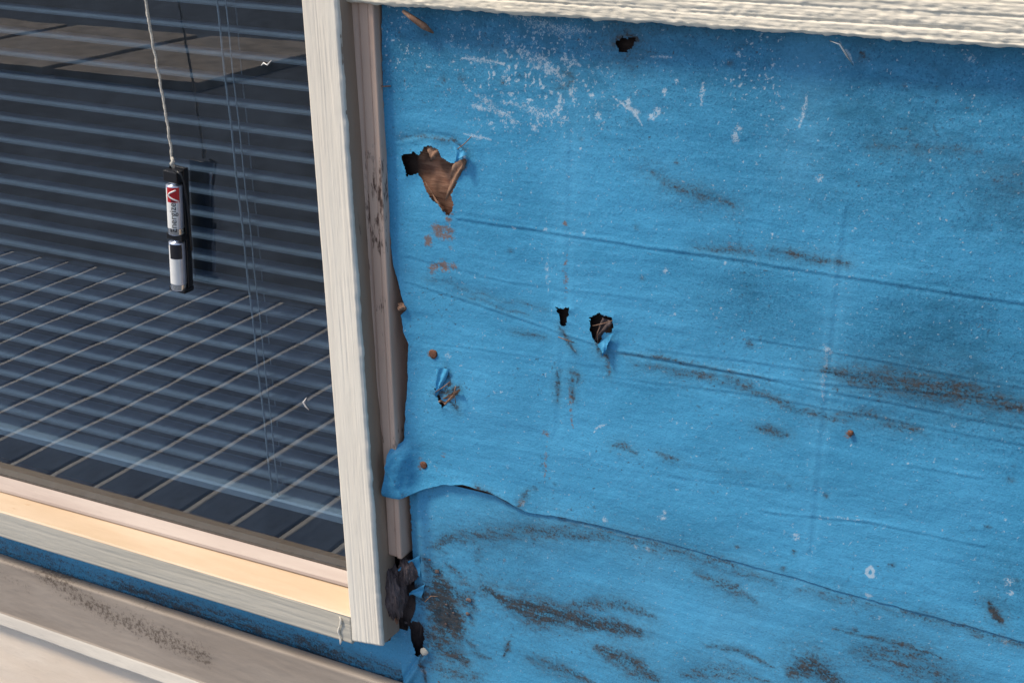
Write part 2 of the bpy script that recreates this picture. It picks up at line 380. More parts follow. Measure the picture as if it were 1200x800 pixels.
def masks(x, z):
    """dirt, rust, scuff, fade, teal of the sheet at wall positions (metres)"""
    sh = np.shape(x); D = np.zeros(sh); R_ = np.zeros(sh); C = np.zeros(sh); F = np.zeros(sh); T = np.zeros(sh)
    wx = x + 0.006*(fbm(x*60, z*60, 71)-0.5); wz = z + 0.006*(fbm(x*60, z*60, 72)-0.5)
    H = np.zeros(sh)
    def smear(A, pts, wd, amt, taper=True):
        if A is C: wd = wd*0.62
        p = WL(pts); d, r, _ = dseg(wx, wz, p); ww = wd*0.00075
        if taper: ww = ww*(0.35+0.65*np.sin(np.clip(r, 0.02, 0.98)*math.pi))
        if A is D: np.maximum(H, min(.62, amt*.6)*np.exp(-(d/(ww*1.0+wd*0.00095))**2), out=H)
        return np.maximum(A, min(1.12, amt*(1.12 if A is D else 1))*np.exp(-(d/ww)**2))
    def spot(A, px, py, rr, amt):
        c = W(px, py); d = np.hypot(wx-c[0], wz-c[1]); return np.maximum(A, amt*np.exp(-(d/(rr*0.00075))**2))
    for pts, wd, a in [
        ([(762, 200), (785, 218), (820, 228), (856, 240)], 9, .62), ([(815, 288), (845, 291), (885, 297)], 5, .55), ([(905, 292), (935, 299), (975, 306), (996, 312)], 5, .7),
        ([(745, 427), (790, 433), (830, 442), (880, 456), (940, 482), (990, 492)], 8, .62), ([(845, 445), (875, 455)], 8, .66),
        ([(965, 434), (1010, 442), (1060, 449), (1110, 457), (1165, 470), (1215, 486)], 14, .82), ([(1040, 446), (1100, 456)], 10, .85),
        ([(980, 484), (1010, 486), (1040, 494), (1075, 502)], 8, .62), ([(888, 499), (905, 506), (925, 511)], 7, .72),
        ([(719, 521), (732, 524), (745, 529)], 5, .66), ([(770, 531), (795, 537)], 4, .62),
        ([(566, 690), (590, 703), (620, 714), (655, 722), (700, 732), (748, 742)], 17, 1.0), ([(590, 706), (625, 724), (660, 732)], 15, .95), ([(650, 716), (690, 708), (735, 712), (765, 724)], 11, .68),
        ([(505, 640), (530, 630), (560, 628), (600, 622), (650, 622), (715, 630)], 15, .66), ([(505, 636), (520, 646)], 9, .6),
        ([(655, 610), (720, 625), (790, 645), (850, 662), (905, 680)], 15, .52), ([(815, 670), (850, 685), (885, 707)], 13, .58),
        ([(700, 762), (735, 776), (770, 797)], 17, .82), ([(620, 772), (660, 786), (700, 806)], 14, .64), ([(830, 755), (870, 764), (905, 780)], 5, .74),
        ([(800, 790), (850, 786), (900, 800)], 18, .58), ([(925, 785), (955, 779), (985, 800)], 20, .9), ([(1004, 763), (1050, 770), (1090, 785), (1130, 815)], 26, .66), ([(1004, 762), (1040, 768), (1085, 766)], 5, .72),
        ([(978, 736), (1020, 746), (1060, 756), (1105, 771)], 3.5, .8), ([(935, 690), (1000, 705), (1060, 722)], 9, .48), ([(1060, 716), (1130, 735), (1210, 760)], 9, .55),
        ([(560, 640), (555, 660)], 8, .5), ([(508, 684), (522, 708), (532, 742)], 24, 1.0), ([(498, 655), (520, 690), (555, 712)], 16, .88), ([(495, 735), (515, 755), (545, 775)], 26, .85), ([(478, 690), (500, 700), (515, 730)], 16, .95), ([(495, 770), (520, 785), (560, 795)], 20, .6),
        ([(500, 690), (515, 720), (520, 760)], 30, .85), ([(520, 660), (548, 690), (552, 730)], 14, .62), ([(489, 735), (493, 765), (500, 802)], 4.5, 1.0), ([(598, 752), (590, 768)], 5, .8), ([(540, 745), (560, 768), (572, 772)], 6, .72), ([(545, 690), (570, 700)], 6, .55), ([(470, 700), (505, 705)], 12, .75),
        ([(1157, 708), (1165, 718), (1174, 730)], 6.5, 1.0), ([(722, 50), (745, 48)], 13, .9), ([(1008, 62), (1012, 66)], 5, .8),
        ([(655, 383), (665, 400), (676, 414)], 3, .9), ([(700, 404), (706, 414), (712, 418)], 5, .9), ([(712, 414), (714, 440)], 4, .62), ([(653, 436), (655, 455), (655, 470)], 3.5, .75), ([(668, 437), (679, 440), (677, 450)], 3, .9), ([(671, 440), (672, 470)], 4, .72),
        ([(525, 430), (529, 445), (524, 456)], 3, .95), ([(512, 462), (540, 452)], 4, .85), ([(530, 468), (538, 482)], 4, .9), ([(506, 160), (530, 163), (548, 176)], 3.5, .58),
        ([(470, 162), (500, 158), (520, 160)], 3.5, .5), ([(500, 325), (560, 345), (640, 362)], 3, .42), ([(540, 345), (620, 370)], 3, .45), ([(725, 413), (800, 425), (900, 445)], 3, .62), ([(600, 388), (640, 394)], 3, .62),
        ([(560, 568), (590, 582), (612, 596)], 3.2, .95), ([(618, 575), (610, 590)], 4, .75), ([(612, 690), (560, 680)], 6, .45),  # first entry: shadow under the lap edge, painted as dark colour
        ([(650, 105), (672, 96)], 4, .55), ([(660, 82), (675, 95)], 4, .62), ([(560, 52), (600, 60)], 5, .3), ([(1020, 170), (1080, 172), (1150, 178)], 7, .42), ([(1160, 200), (1200, 220)], 18, .38),
        ([(440, 756), (400, 744), (200, 684), (0, 622)], 1, 0)]:
        D = smear(D, pts, wd, a)
    for q in [(878, 401, 5, .9), (936, 299, 4, .8), (992, 312, 4, .9), (958, 40, 3, .8), (855, 75, 4, .8), (748, 265, 4, .7), (752, 324, 4, .7), (600, 293, 4, .8), (792, 190, 4, .7), (678, 160, 3, .7),
              (863, 285, 4, .6), (1060, 100, 3, .6), (926, 570, 3, .8), (968, 580, 4, .8), (1184, 564, 5, .75), (1190, 545, 4, .6), (648, 565, 3, .9), (626, 573, 4, .9), (625, 634, 6, .7), (863, 685, 3, 1), (864, 641, 3, .9),
              (1048, 661, 4, .8), (1160, 617, 4, .8), (930, 646, 4, .9), (916, 667, 4, .9), (970, 689, 4, .8), (1190, 680, 4, .7), (590, 98, 5, .6), (543, 92, 6, .75), (520, 94, 5, .75), (610, 90, 5, .45), (565, 40, 4, .6),
              (1081, 715, 3, .6), (1000, 736, 4, .8), (1170, 480, 4, .8), (1125, 474, 5, .8), (1030, 462, 6, .6)]:
        D = spot(D, *q)
    for q in [(507, 415, 6, 1), (497, 545, 5, .9), (996, 508, 6, 1), (513, 268, 9, .95), (524, 272, 9, .95), (502, 281, 7, .95), (527, 258, 5, .8), (509, 313, 8, .98), (521, 314, 9, .98), (533, 313, 6, .9), (529, 290, 3, .8),
              (664, 261, 3.5, .7), (852, 286, 4, .6), (880, 292, 5, .6), (638, 508, 5, .7), (733, 523, 5, .5), (494, 536, 5, .5), (690, 720, 10, .3), (630, 715, 12, .6), (1148, 380, 4, .6), (512, 548, 4, .6), (520, 532, 6, .5),
              (708, 385, 4, .5), (545, 195, 5, .7), (590, 655, 5, .35), (510, 690, 8, .6), (497, 770, 6, .6)]:
        R_ = spot(R_, *q)
    for pts, wd in [([(664, 300), (664, 350)], 4), ([(672, 468), (671, 500)], 3), ([(640, 515), (636, 560)], 3), ([(520, 235), (533, 252)], 6), ([(714, 420), (714, 440)], 3), ([(668, 455), (670, 475)], 3)]:
        R_ = smear(R_, pts, wd, .62)
    # white scuffs and specks, thick towards the top of the sheet
    for q in [(1017, 695, 3.5, 1.2), (930, 625, 4, .95), (703, 138, 5, .95), (735, 120, 5, 1), (745, 132, 5, 1), (764, 135, 4, 1), (770, 129, 4, .95), (862, 160, 5, 1), (868, 152, 4, .85), (780, 106, 3, 1), (795, 94, 3, 1),
              (710, 607, 3, 1), (745, 640, 3, 1), (760, 643, 3, 1), (778, 605, 4, .9), (613, 587, 4, 1), (604, 267, 2.5, .9), (640, 268, 3, .9), (641, 314, 2.5, .9), (683, 275, 2.5, .9), (781, 318, 2.5, 1), (848, 307, 2.5, .9),
              (527, 418, 5, .75), (655, 127, 4, .9), (670, 110, 4, .9), (695, 115, 3, .9), (627, 150, 5, 1), (1179, 680, 5, .8), (1184, 697, 4, .8), (1176, 752, 5, .75), (1190, 480, 3, .9), (970, 410, 4, .85), (1120, 498, 3, .9), (960, 212, 4, .8), (1038, 285, 0, 0), (779, 600, 3, .8), (497, 785, 5, 1.1), (1135, 68, 5, .7)]:
        C = spot(C, *q)
    for pts, wd, a in [([(721, 117), (740, 130), (752, 146)], 5, .95), ([(782, 103), (781, 114)], 3, 1), ([(825, 95), (822, 122)], 5, .7), ([(947, 108), (935, 148)], 5, .78), ([(984, 48), (999, 75)], 3, 1), ([(660, 65), (680, 80)], 4, .8),
                   ([(760, 65), (785, 68)], 3, .8), ([(656, 110), (653, 135)], 4, .95), ([(673, 95), (672, 130)], 3, .8), ([(640, 290), (642, 345)], 4, .5), ([(696, 506), (710, 498)], 3, .85), ([(966, 405), (965, 470)], 5, .62), ([(545, 158), (575, 163)], 4, .85),
                   ([(965, 605), (1010, 611)], 2.5, .6), ([(660, 612), (770, 633)], 3, .55), ([(540, 175), (549, 186)], 3, .9), ([(540, 68), (590, 74)], 5, .8), ([(560, 110), (600, 140)], 10, .7), ([(598, 75), (590, 95)], 6, .7), ([(610, 60), (660, 90)], 14, .66), ([(600, 20), (690, 40)], 12, .6), ([(555, 125), (575, 130)], 5, .85), ([(600, 120), (660, 140)], 10, .6)]:
        C = smear(C, pts, wd, a)
    c = W(521, 716); e = np.sqrt(((wx-c[0])/.0195)**2+((wz-c[1]+.35*(wx-c[0]))/.034)**2); D = np.maximum(D, (0.95+0.9*fbm(x*55, z*55, 44))*np.exp(-e**4)); H = np.maximum(H, .8*np.exp(-(e/1.25)**4))
    c = W(1022, 669); d = np.hypot((wx-c[0])*1.5, (wz-c[1])*.95); C = np.maximum(C, 1.5*np.exp(-((d-.0034)/.0017)**2)); C = np.where(d < .0015, 0, C); D = np.maximum(D, .5*np.exp(-(d/.0018)**2))
    D = np.maximum(D, 1.4*np.exp(-(dseg(wx, wz, WL([(1160, 713), (1172, 728)]))[0]/.0028)**2))
    n1 = fbm(x*520, z*460, 11, 3); n2 = fbm(x*14, z*14, 13); n3 = fbm(x*420, z*470, 19, 3)
    ztop = W(800, 40)[1]; up = sstep(z, ztop-0.10, ztop-0.01)
    ul = np.exp(-((x-W(620, 100)[0])/0.075)**2-((z-W(620, 90)[1])/0.05)**2); C = np.maximum(C, 0.85*sstep(n1, 0.65, 0.73)*sstep(n2, 0.44, 0.62)*(0.04+0.96*up)); C = np.maximum(C, 0.95*sstep(fbm(x*420, z*300, 12, 3), 0.60, 0.70)*ul)
    C = np.maximum(C, 0.6*sstep(n1, 0.75, 0.79))
    D = np.maximum(D, 0.62*sstep(n3, 0.70, 0.78)*sstep(fbm(x*16, z*22, 23), 0.50, 0.66))
    D = np.maximum(D, 0.30*sstep(fbm(x*9, z*55, 29), 0.56, 0.78)*sstep(fbm(x*7, z*7, 31), 0.45, 0.65))
    # pale faded bands along studs and level creases
    for pts, wd, a in [([(668, 130), (664, 300), (655, 480), (640, 640)], 22, .16), ([(955, 60), (930, 200)], 26, .25), ([(985, 310), (962, 480), (940, 700)], 16, .2), ([(500, 600), (497, 700)], 12, .25), ([(760, 640), (755, 760)], 40, .2), ([(870, 660), (850, 760)], 40, .2),
                   ([(480, 330), (700, 380), (900, 420)], 40, .10), ([(520, 470), (800, 560), (1100, 640)], 90, .13)]:
        F = smear(F, pts, wd, a, False)
    F = F*(0.6+0.8*fbm(x*30, z*30, 37))
    for px, py, rr, a in [(1010, 100, 130, .55), (1190, 230, 60, .5), (1130, 420, 95, .55), (880, 350, 70, .3), (740, 60, 110, .4), (1190, 90, 110, .4), (510, 60, 60, .35), (1195, 690, 40, .45), (600, 640, 70, .25)]:
        c = W(px, py); T = np.maximum(T, a*np.exp(-(np.hypot(x-c[0], (z-c[1])*1.2)/(rr*0.00075))**2))
    T = np.maximum(T, 0.55*sstep(z, ztop-0.085, ztop))  # soft shade under the top trim mixed into the sheet colour
    T = np.clip(T*1.8*(0.5+fbm(x*12, z*16, 41)), 0, 1)
    return dict(film=H, dirt_shade=D, rust=R_, scuff=C, fade=F, teal=T)
CREASE = [([(540, 256), (600, 266), (900, 311), (1200, 356), (1400, 388)], 0.00075, .0016), ([(700, 408), (900, 444), (1200, 470)], .0004, .0014), ([(480, 330), (720, 412), (900, 445), (1200, 503)], .0005, .0014),
          ([(700, 440), (900, 466), (1200, 522)], .00035, .0013), ([(500, 400), (700, 430)], .00025, .0014), ([(880, 398), (960, 410), (1200, 455)], .0004, .0012), ([(480, 300), (600, 332), (760, 352)], .0003, .0016), ([(900, 600), (1020, 612), (1150, 640)], .0004, .0014),
          ([(1060, 545), (1150, 560)], .0004, .0014), ([(760, 410), (1000, 440)], .0003, .0014), ([(560, 520), (800, 560), (1000, 580)], .00025, .002), ([(470, 165), (500, 158), (530, 163), (548, 186)], -.0009, .002),
          ([(640, 20), (668, 150), (664, 300), (650, 500)], -.0004, .003), ([(990, 250), (965, 475), (950, 640)], -.0006, .0025)]
def relief(x, z, holes):
    """outward push (metres) of the loose sheet"""
    h = 0.0034*(fbm(x*7, z*8, 5)-0.5) + 0.0016*(fbm(x*19, z*26, 6)-0.5) + 0.0007*(fbm(x*22, z*110, 7)-0.5) + 0.0003*(fbm(x*200, z*200, 8, 3)-0.5)
    for pts, a, wd in CREASE:
        p = WL(pts); d, r, s = dseg(x, z + 0.0012*(fbm(x*30, z*5, 9)-0.5), p)
        h = h + a*0.55*(np.exp(-((s-wd*0.7)/wd)**2) - 0.8*np.exp(-((s+wd*0.8)/wd)**2))*(0.45+0.9*fbm(x*25, z*3, 10))
    for k, poly in holes.items():
        p = WL(poly+poly[:1]); d, r, s = dseg(x, z, p)
        h = h + (0.0004+0.0012*vnoise(r*14, r*0, 3))*np.exp(-d/0.005)
    return h
def cut_faces(V, F, holes):
    c = V[F].mean(1); keep = np.ones(len(F), bool)
    jx = c[:, 0]+0.0042*(fbm(c[:, 0]*260, c[:, 2]*260, 51)-0.5); jz = c[:, 2]+0.0042*(fbm(c[:, 0]*300, c[:, 2]*300, 52)-0.5)
    for poly in holes.values(): keep &= ~inpoly(jx, jz, WL(poly))
    return F[keep]
# upper sheet: a fine grid whose left and bottom borders follow the ragged edges
xr = W(1200, 400)[0]+0.05
sx = np.r_[np.linspace(0, 1, 690), np.linspace(1, 1.9, 40)[1:]]; tz = np.linspace(0, 1, 600)
ZT = 1.395
xl0 = np.interp(np.linspace(e_up[0, 1], ZT, 50), e_lf[:, 1], e_lf[:, 0]).min()
ss, tt = np.meshgrid(sx, tz)
zz = e_up[0, 1] + tt*(ZT-e_up[0, 1]); xx = zz*0
for it in range(8):
    xl = np.interp(zz, e_lf[:, 1], e_lf[:, 0]) + 0.0016*(fbm(zz*160, zz*0, 61)-0.5)*sstep(zz, e_up[0, 1]+.01, e_up[0, 1]+.03)
    xx = xl + ss*(xr-xl)
    zb = np.interp(xx, e_up[:, 0], e_up[:, 1]) + 0.0014*(fbm(xx*120, xx*0, 62)-0.5)
    zz = zb + tt*(ZT-zb)
hh = relief(xx, zz, HOLES)
dl = xx-np.interp(zz, e_lf[:, 1], e_lf[:, 0]); db = zz-np.interp(xx, e_up[:, 0], e_up[:, 1])
hh = hh + np.interp(xx, WL([(480, 500), (640, 500)])[:, 0], [.0018, .0001]) + 0.0022*np.exp(-dl/0.010)*(0.4+fbm(zz*30, zz*0, 63)) 
lift = np.interp(xx, WL([(460, 573), (500, 573), (560, 570), (640, 600), (770, 631), (1200, 751)])[:, 0], [.004, .0022, .0028, .0014, .0003, .0004])
hh = hh + lift*np.exp(-np.maximum(db, 0)/0.008)*(0.6+0.8*fbm(xx*50, xx*0, 64))
fl = W(470, 562); hh = hh + (0.0092+0.0058*fbm(xx*75, zz*55, 68, 3)+0.0012*np.exp(-((xx-fl[0]-.006+.5*(zz-fl[1]))/.0016)**2))*np.exp(-(np.abs(xx-fl[0]+.004)/0.019)**4-(np.abs(zz-W(470, 548)[1])/0.0245)**6)
V = np.stack([xx, -hh, zz], -1).reshape(-1, 3); F = cut_faces(V, grid_faces(*xx.shape), HOLES)
wrap = mesh('house_wrap', V, F, M['wrap'], wall, True, masks(xx, zz))
wrap['label'] = 'upper blue house wrap sheet, torn and ending in a ragged lapped edge'
# lower sheet: runs under the window as a narrow band and up behind the lap
xa, xb = W(-260, 700)[0], xr+0.4
gx = np.r_[np.arange(xa, W(420, 780)[0], 0.0014), np.arange(W(420, 780)[0], xr, 0.00085), np.linspace(xr, xb, 30)]
gz = np.arange(0.735, 0.985, 0.00085)
xx, zz = np.meshgrid(gx, gz)
hh = relief(xx, zz, HOLES_L) - 0.0005
edge = W(482, 650)[0]; hh = hh + 0.003*np.exp(-((xx-W(497, 680)[0])/0.006)**2)*sstep(zz, .86, .90)
hh = hh + 0.0035*np.exp(-((xx-W(492, 780)[0] - 0.6*(zz-.80))/0.004)**2)*sstep(zz, .83, .80) - 0.003*np.exp(-((xx-W(488, 780)[0] - 0.6*(zz-.80))/0.003)**2)*sstep(zz, .83, .80)
V = np.stack([xx, -hh, zz], -1).reshape(-1, 3); F = cut_faces(V, grid_faces(*xx.shape), HOLES_L)
c = V[F].mean(1)
lim = np.interp(c[:, 0], e_up[:, 0], e_up[:, 1]) + 0.03
le = W(481, 600)[0] + 0.0016*(fbm(c[:, 2]*120, c[:, 2]*0, 66)-0.5) - 0.02*sstep(c[:, 2], .86, .80)
keep = np.where(c[:, 0] > le, c[:, 2] < lim, c[:, 2] < 0.829)
mk = masks(xx, zz); mk['fade'] = np.clip(mk['fade']+0.16, 0, 1)
bd = sstep(zz, 0.806, 0.776)*(xx < W(470, 770)[0])        # grime plus shade above the siding top, darkened into the band
mk['dirt_shade'] = np.maximum(mk['dirt_shade'], bd*(0.55+0.7*fbm(xx*9, zz*40, 67)))
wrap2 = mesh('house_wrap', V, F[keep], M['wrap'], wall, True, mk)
wrap2['label'] = 'lower blue house wrap sheet with brown smears'
# sheathing boards and stud behind the sheets
zs = [0.60, 0.745, 0.905, 1.055, 1.205, 1.42]
for i in range(5):
    n = 160; X = np.linspace(W(490, 500)[0]-0.004, xb, n); Z = np.linspace(zs[i]+0.0015, zs[i+1]-0.0015, 30)
    gx_, gz_ = np.meshgrid(X, Z)
    y_ = 0.0046 + 0.0020*(fbm(gx_*8, gz_*120, 80+i)-0.5)
    blk = 0.6*sstep(fbm(gx_*120, gz_*160, 85), 0.5, 0.62); blk = np.maximum(blk, np.clip(sstep(gx_, W(560, 300)[0], W(600, 300)[0]) + sstep(W(492, 190)[0]-gx_, 0, 0.003), 0, 1)*0.92)  # dark of the cavity behind the small tears painted on as black
    blk = np.maximum(blk, sstep(gz_, 0.90, 0.86)*0.8)
    mesh('sheathing_board', np.stack([gx_, y_, gz_], -1).reshape(-1, 3), grid_faces(30, n), M['sheath'], wall, True, dict(black=blk))
st0, st1 = P(449, 0, .018)[0]-0.02, P(490, 400, .018)[0]+0.012
def grain_disp(amp, along, across, seed):
    return lambda s, t, G: amp*(fbm(s*across, t*along, seed)-0.5)
def board_lines(x0, x1, y0, y1, z0, z1, bev=0.0015):
    """upright board: profile round its section, edges running up"""
    pr = [(x0, y1), (x0, y0+bev), (x0+bev, y0), (x1-bev, y0), (x1, y0+bev), (x1, y1)]
    return [(np.array([x, y, z0]), np.array([x, y, z1])) for x, y in pr]
loft('stud', board_lines(st0, st1, 0.012, 0.06, 0.905, 1.45), M['stud'], wall, 200, [6, 2, 40, 2, 6], grain_disp(.0012, 12, 160, 91), smooth=True)

rs = loft('stud', board_lines(st0, st1+.03, 0.013, 0.06, 0.74, 0.904), M['rot'], wall, 120, [6, 2, 40, 2, 6], grain_disp(.003, 40, 160, 93), smooth=True)
rs['label'] = 'blackened rotten foot of the stud'
# ------------------------------------------------------------------ window
win = empty('window', (0, 0, 0), 'window with dusty dark glass, cream wooden casing and almond sill', 'window')
GY = 0.014; TY = -0.028
a0, a1 = P(352, 0, TY), P(409, 720, TY); b0, b1 = P(394, 0, TY), P(447, 757, TY)
a_t, a_b = extend(a0, a1, 0.06, -0.0); b_t, b_b = extend(b0, b1, 0.06, 0.0)
a_b = extend(a0, a1, 0, (b_b[2]-a1[2])*-1.0)[1]; a_b[2] = b_b[2]-0.004
top = 1.43
def yy(p, y): q = p.copy(); q[1] = y; return q
def trim_disp(amp, seed, edge_amp=0.0):
    def f(s, t, G):
        wdt = s.max()
        h = amp*(fbm(s*260, t*9, seed, 4)-0.5) + amp*1.1*(fbm(s*900, t*38, seed+3, 3)-0.5) + amp*0.9*(fbm(s*70, t*50, seed+5)-0.5)
        groove = sstep(fbm(s*420, t*5, seed+8, 2), 0.60, 0.72); h = h - amp*0.9*groove
        return h
    return f
bv = 0.0018
vl = [(yy(a_b, 0.03), yy(a_t, 0.03)), (yy(a_b, TY+bv), yy(a_t, TY+bv)), (a_b+[bv, 0, 0], a_t+[bv, 0, 0]), (b_b-[bv*1.2, 0, 0], b_t-[bv*1.2, 0, 0]), (yy(b_b, TY+bv), yy(b_t, TY+bv)), (yy(b_b, TY+.004), yy(b_t, TY+.004))]
def vdisp(s, t, G):
    h = trim_disp(0.00025, 101)(s, t, G)
    d = np.abs(G[..., 0]-(b_b[0]+(b_t[0]-b_b[0])*(G[..., 2]-b_b[2])/(b_t[2]-b_b[2])))
    return h + np.exp(-d/0.0016)*0.0022*(fbm(t*110, s*30, 111)-0.40)
cs = loft('casing', vl, M['trim_v'], win, 420, [6, 3, 52, 3, 3], vdisp, smooth=True)
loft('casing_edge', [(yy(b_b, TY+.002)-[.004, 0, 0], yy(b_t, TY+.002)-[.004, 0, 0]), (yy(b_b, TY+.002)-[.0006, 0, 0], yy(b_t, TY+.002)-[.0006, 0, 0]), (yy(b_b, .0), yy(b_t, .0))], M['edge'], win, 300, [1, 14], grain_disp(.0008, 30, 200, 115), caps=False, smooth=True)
# jamb: tan vinyl strip right of the casing, with a groove and a raised outer rib
j0, j1 = P(439, 12, -.009), P(468.5, 590, -.009); j0, j1 = extend(j0, j1, 0.06, 0.052)
def off(dx, y): return (j1+[dx, y, 0], j0+[dx, y, 0])
loft('jamb', [off(-.060, .02), off(-.060, 0), off(-.0165, 0), off(-.0158, .0022), off(-.0148, .0022), off(-.0140, 0), off(-.0062, -.0003), off(-.0058, .0008), off(-.0050, .0008), off(-.0046, -.0016), off(-.0004, -.0016), off(0, 0), off(0, .03)], M['jamb'], win, 260,
     [1, 8, 1, 1, 1, 8, 1, 1, 1, 6, 1, 4], grain_disp(.0004, 14, 120, 121), smooth=True)
# sill group under the glass
XL = -220
def hl(pl, pr, y, dl=0.0, dr=0.0):
    A = P(*pl, y); B = P(*pr, y); k = (XL-pl[0])/(pr[0]-pl[0])
    return (A+(A-B)*0.75, B+(B-A)*0.055)
La = hl((0, 553), (401, 662.5), GY+.001); Lb = hl((0, 556), (402, 666), .0125); Lc = hl((0, 578), (406, 690), -.001); Ld = hl((0, 600.5), (408, 722.5), TY); Le = hl((0, 628), (420, 756), TY)
def dz(L, y, z): return (np.array([L[0][0], y, L[0][2]+z]), np.array([L[1][0], y, L[1][2]+z]))
loft('glazing_bead', [dz(La, GY+.004, .004), La, Lb, dz(Lb, .0125, -.006)], M['bead'], win, 80, [1, 6, 1], grain_disp(.0003, 20, 200, 131))
Lb2 = dz(Lb, .0118, -.0010)
loft('sash_rail', [dz(Lb2, .02, .0), Lb2, dz(Lb2, .0100, -.0012), dz(Lc, .0022, .0035), dz(Lc, .0012, .0012), dz(Lc, .006, -.004)], M['rail'], win, 120, [1, 1, 10, 1, 1], grain_disp(.0003, 12, 150, 141), smooth=False)
Lc2 = dz(Lc, .0, -.0005)
loft('sill', [dz(Lc2, .02, 0), Lc2, dz(Ld, TY+.0018, .0016), dz(Ld, TY+.0004, .0002), dz(Ld, TY+.012, -.006)], M['sill'], win, 200, [1, 14, 2, 1], grain_disp(.0004, 9, 120, 151), smooth=False)
def clipx(L, x):
    A, B = L; return (A, A+(B-A)*((x-A[0])/(B[0]-A[0])))
Ld, Le = clipx(Ld, a_b[0]+.0006), clipx(Le, a_b[0]+.0006)
Ld2 = dz(Ld, TY+.0007, -.0006); Le = dz(Le, TY+.0007, 0)
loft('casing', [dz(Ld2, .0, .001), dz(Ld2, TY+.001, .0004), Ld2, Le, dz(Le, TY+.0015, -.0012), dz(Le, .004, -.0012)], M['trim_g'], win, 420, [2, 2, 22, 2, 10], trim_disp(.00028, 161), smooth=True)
# caulk seam where level and upright casing meet
cpt = [P(398+1.5*math.sin(i), 722+ i*3.6, TY-.0006) for i in range(10)]
tube('caulk_seam', cpt, [.0004+.0004*(i % 3) for i in range(10)], M['trim_v'], win)
# glass: one slab
zb_ = La[1][2]-0.02
gl = box('glass_pane', (-1.75, GY, zb_), (-0.60, GY+0.004, 1.75), M['glass'], win)
# far side of the window, out of the picture
box('casing', (-1.80, TY, 0.83), (-1.75, 0.05, 1.80), M['trim_v'], win)
box('casing', (-1.80, TY-.002, 1.75), (-0.61, 0.05, 1.80), M['trim_h'], win)

# top trim board over the stripped area, with a thin grey strip above it
t0, t1 = P(397, 3.5, -.016), P(1200, 58, -.016); t0, t1 = extend(t0, t1, 0.004, 0.9)
def tz_(y, z): return (t0+[0, y+.016, z], t1+[0, y+.016, z])
def tdisp(s, t, G):
    h = trim_disp(0.00032, 171)(s, t, G)
    zr = G[..., 2]-(t0[2]+(t1[2]-t0[2])*(G[..., 0]-t0[0])/(t1[0]-t0[0]))
    for k, z0 in enumerate((0.009, 0.0175, 0.027, 0.037)):
        zc = z0 + 0.0016*(fbm(t*14, t*0, 180+k)-0.5); h = h - 0.0010*np.exp(-((zr-zc)/0.0007)**2)*(0.3+fbm(t*22, t*0, 190+k))
    h = h + 0.0016*(fbm(s*420, t*300, 199, 3)-0.5)
    h = h + 0.0022*np.exp(-(np.maximum(zr, 0)/0.002)**2)*(fbm(t*80, t*0, 197)-0.55)
    return h
loft('trim_board', [tz_(.002, .049), tz_(-.014, .049), tz_(-.016, .047), tz_(-.016, .002), tz_(-.0145, 0.0), tz_(.002, 0.0)], M['trim_h'], wall, 700, [4, 2, 80, 3, 8], tdisp, smooth=True)
loft('trim_board', [tz_(.01, .20), tz_(-.012, .20), tz_(-.012, .0505), tz_(.01, .0505)], M['siding'], wall, 200, [1, 30, 1], trim_disp(.0004, 201), smooth=True)  # upper board's shade comes from the darker siding paint

# ------------------------------------------------------------------ siding boards below
S1 = P(0, 656, -.013); S1b = P(420, 787, -.013)
zt = 0.5*(S1[2]+S1b[2]); lip = P(0, 717, -.021)[2]; lipb = P(0, 730, -.026)[2]
xL, xR = -2.6, 1.2
def sline(y, z, tilt=0.0): return (np.array([xL, y, z-0.006]), np.array([xR, y, z+0.034*0]))
def sdisp(seed, rough):
    def f(s, t, G):
        h = 0.0006*(fbm(s*60, t*12, seed)-0.5) + 0.0005*(fbm(s*300, t*60, seed+2)-0.5)
        x = G[..., 0]; z = G[..., 2]
        d = np.zeros_like(h)
        for pts, wd, a in [([(40, 668), (90, 700), (130, 722), (180, 742), (240, 770)], 17, .9), ([(90, 704), (140, 730), (200, 757)], 9, .9), ([(0, 660), (200, 722), (450, 800)], 6, .45), ([(0, 672), (30, 690)], 14, .4)]:
            p = np.array([P(*q, -.018)[[0, 2]] for q in pts]); dd, r, _ = dseg(x+0.008*(fbm(x*60, z*60, seed+5)-.5), z+0.008*(fbm(x*60, z*60, seed+6)-.5), p); d = np.maximum(d, a*np.exp(-(dd/(wd*0.0008))**2))
        if rough: h = h + 0.0028*(fbm(t*16, t*0, seed+9, 5)-0.5)*np.exp(-((z-rough)/0.004)**2)
        return h, dict(dirt_shade=d)
    return f
LZ0 = np.array([xL, 0, 0.0])
def sl2(y, zl, zr): return (np.array([xL, y, zl]), np.array([xR, y, zr]))
slope = (S1b[2]-S1[2])/(S1b[0]-S1[0])*0.6
def lvl(y, z): return sl2(y, z+slope*(xL-S1[0]), z+slope*(xR-S1[0]))
zt = S1[2]
lipz = P(0, 716, -.0205)[2]; nosez = P(0, 732, -.0285)[2]
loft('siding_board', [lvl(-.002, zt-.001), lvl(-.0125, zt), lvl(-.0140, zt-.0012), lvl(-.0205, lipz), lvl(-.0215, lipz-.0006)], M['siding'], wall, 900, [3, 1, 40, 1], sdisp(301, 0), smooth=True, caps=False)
loft('drip_edge', [lvl(-.0195, lipz-.0008), lvl(-.0218, lipz-.0010), lvl(-.0278, nosez+.0012), lvl(-.0283, nosez), lvl(-.0270, nosez-.0012), lvl(-.0150, nosez-.0012)], M['drip'], wall, 900, [1, 6, 2, 2, 3], sdisp(311, nosez), smooth=True)
z = nosez-.004; n = 0
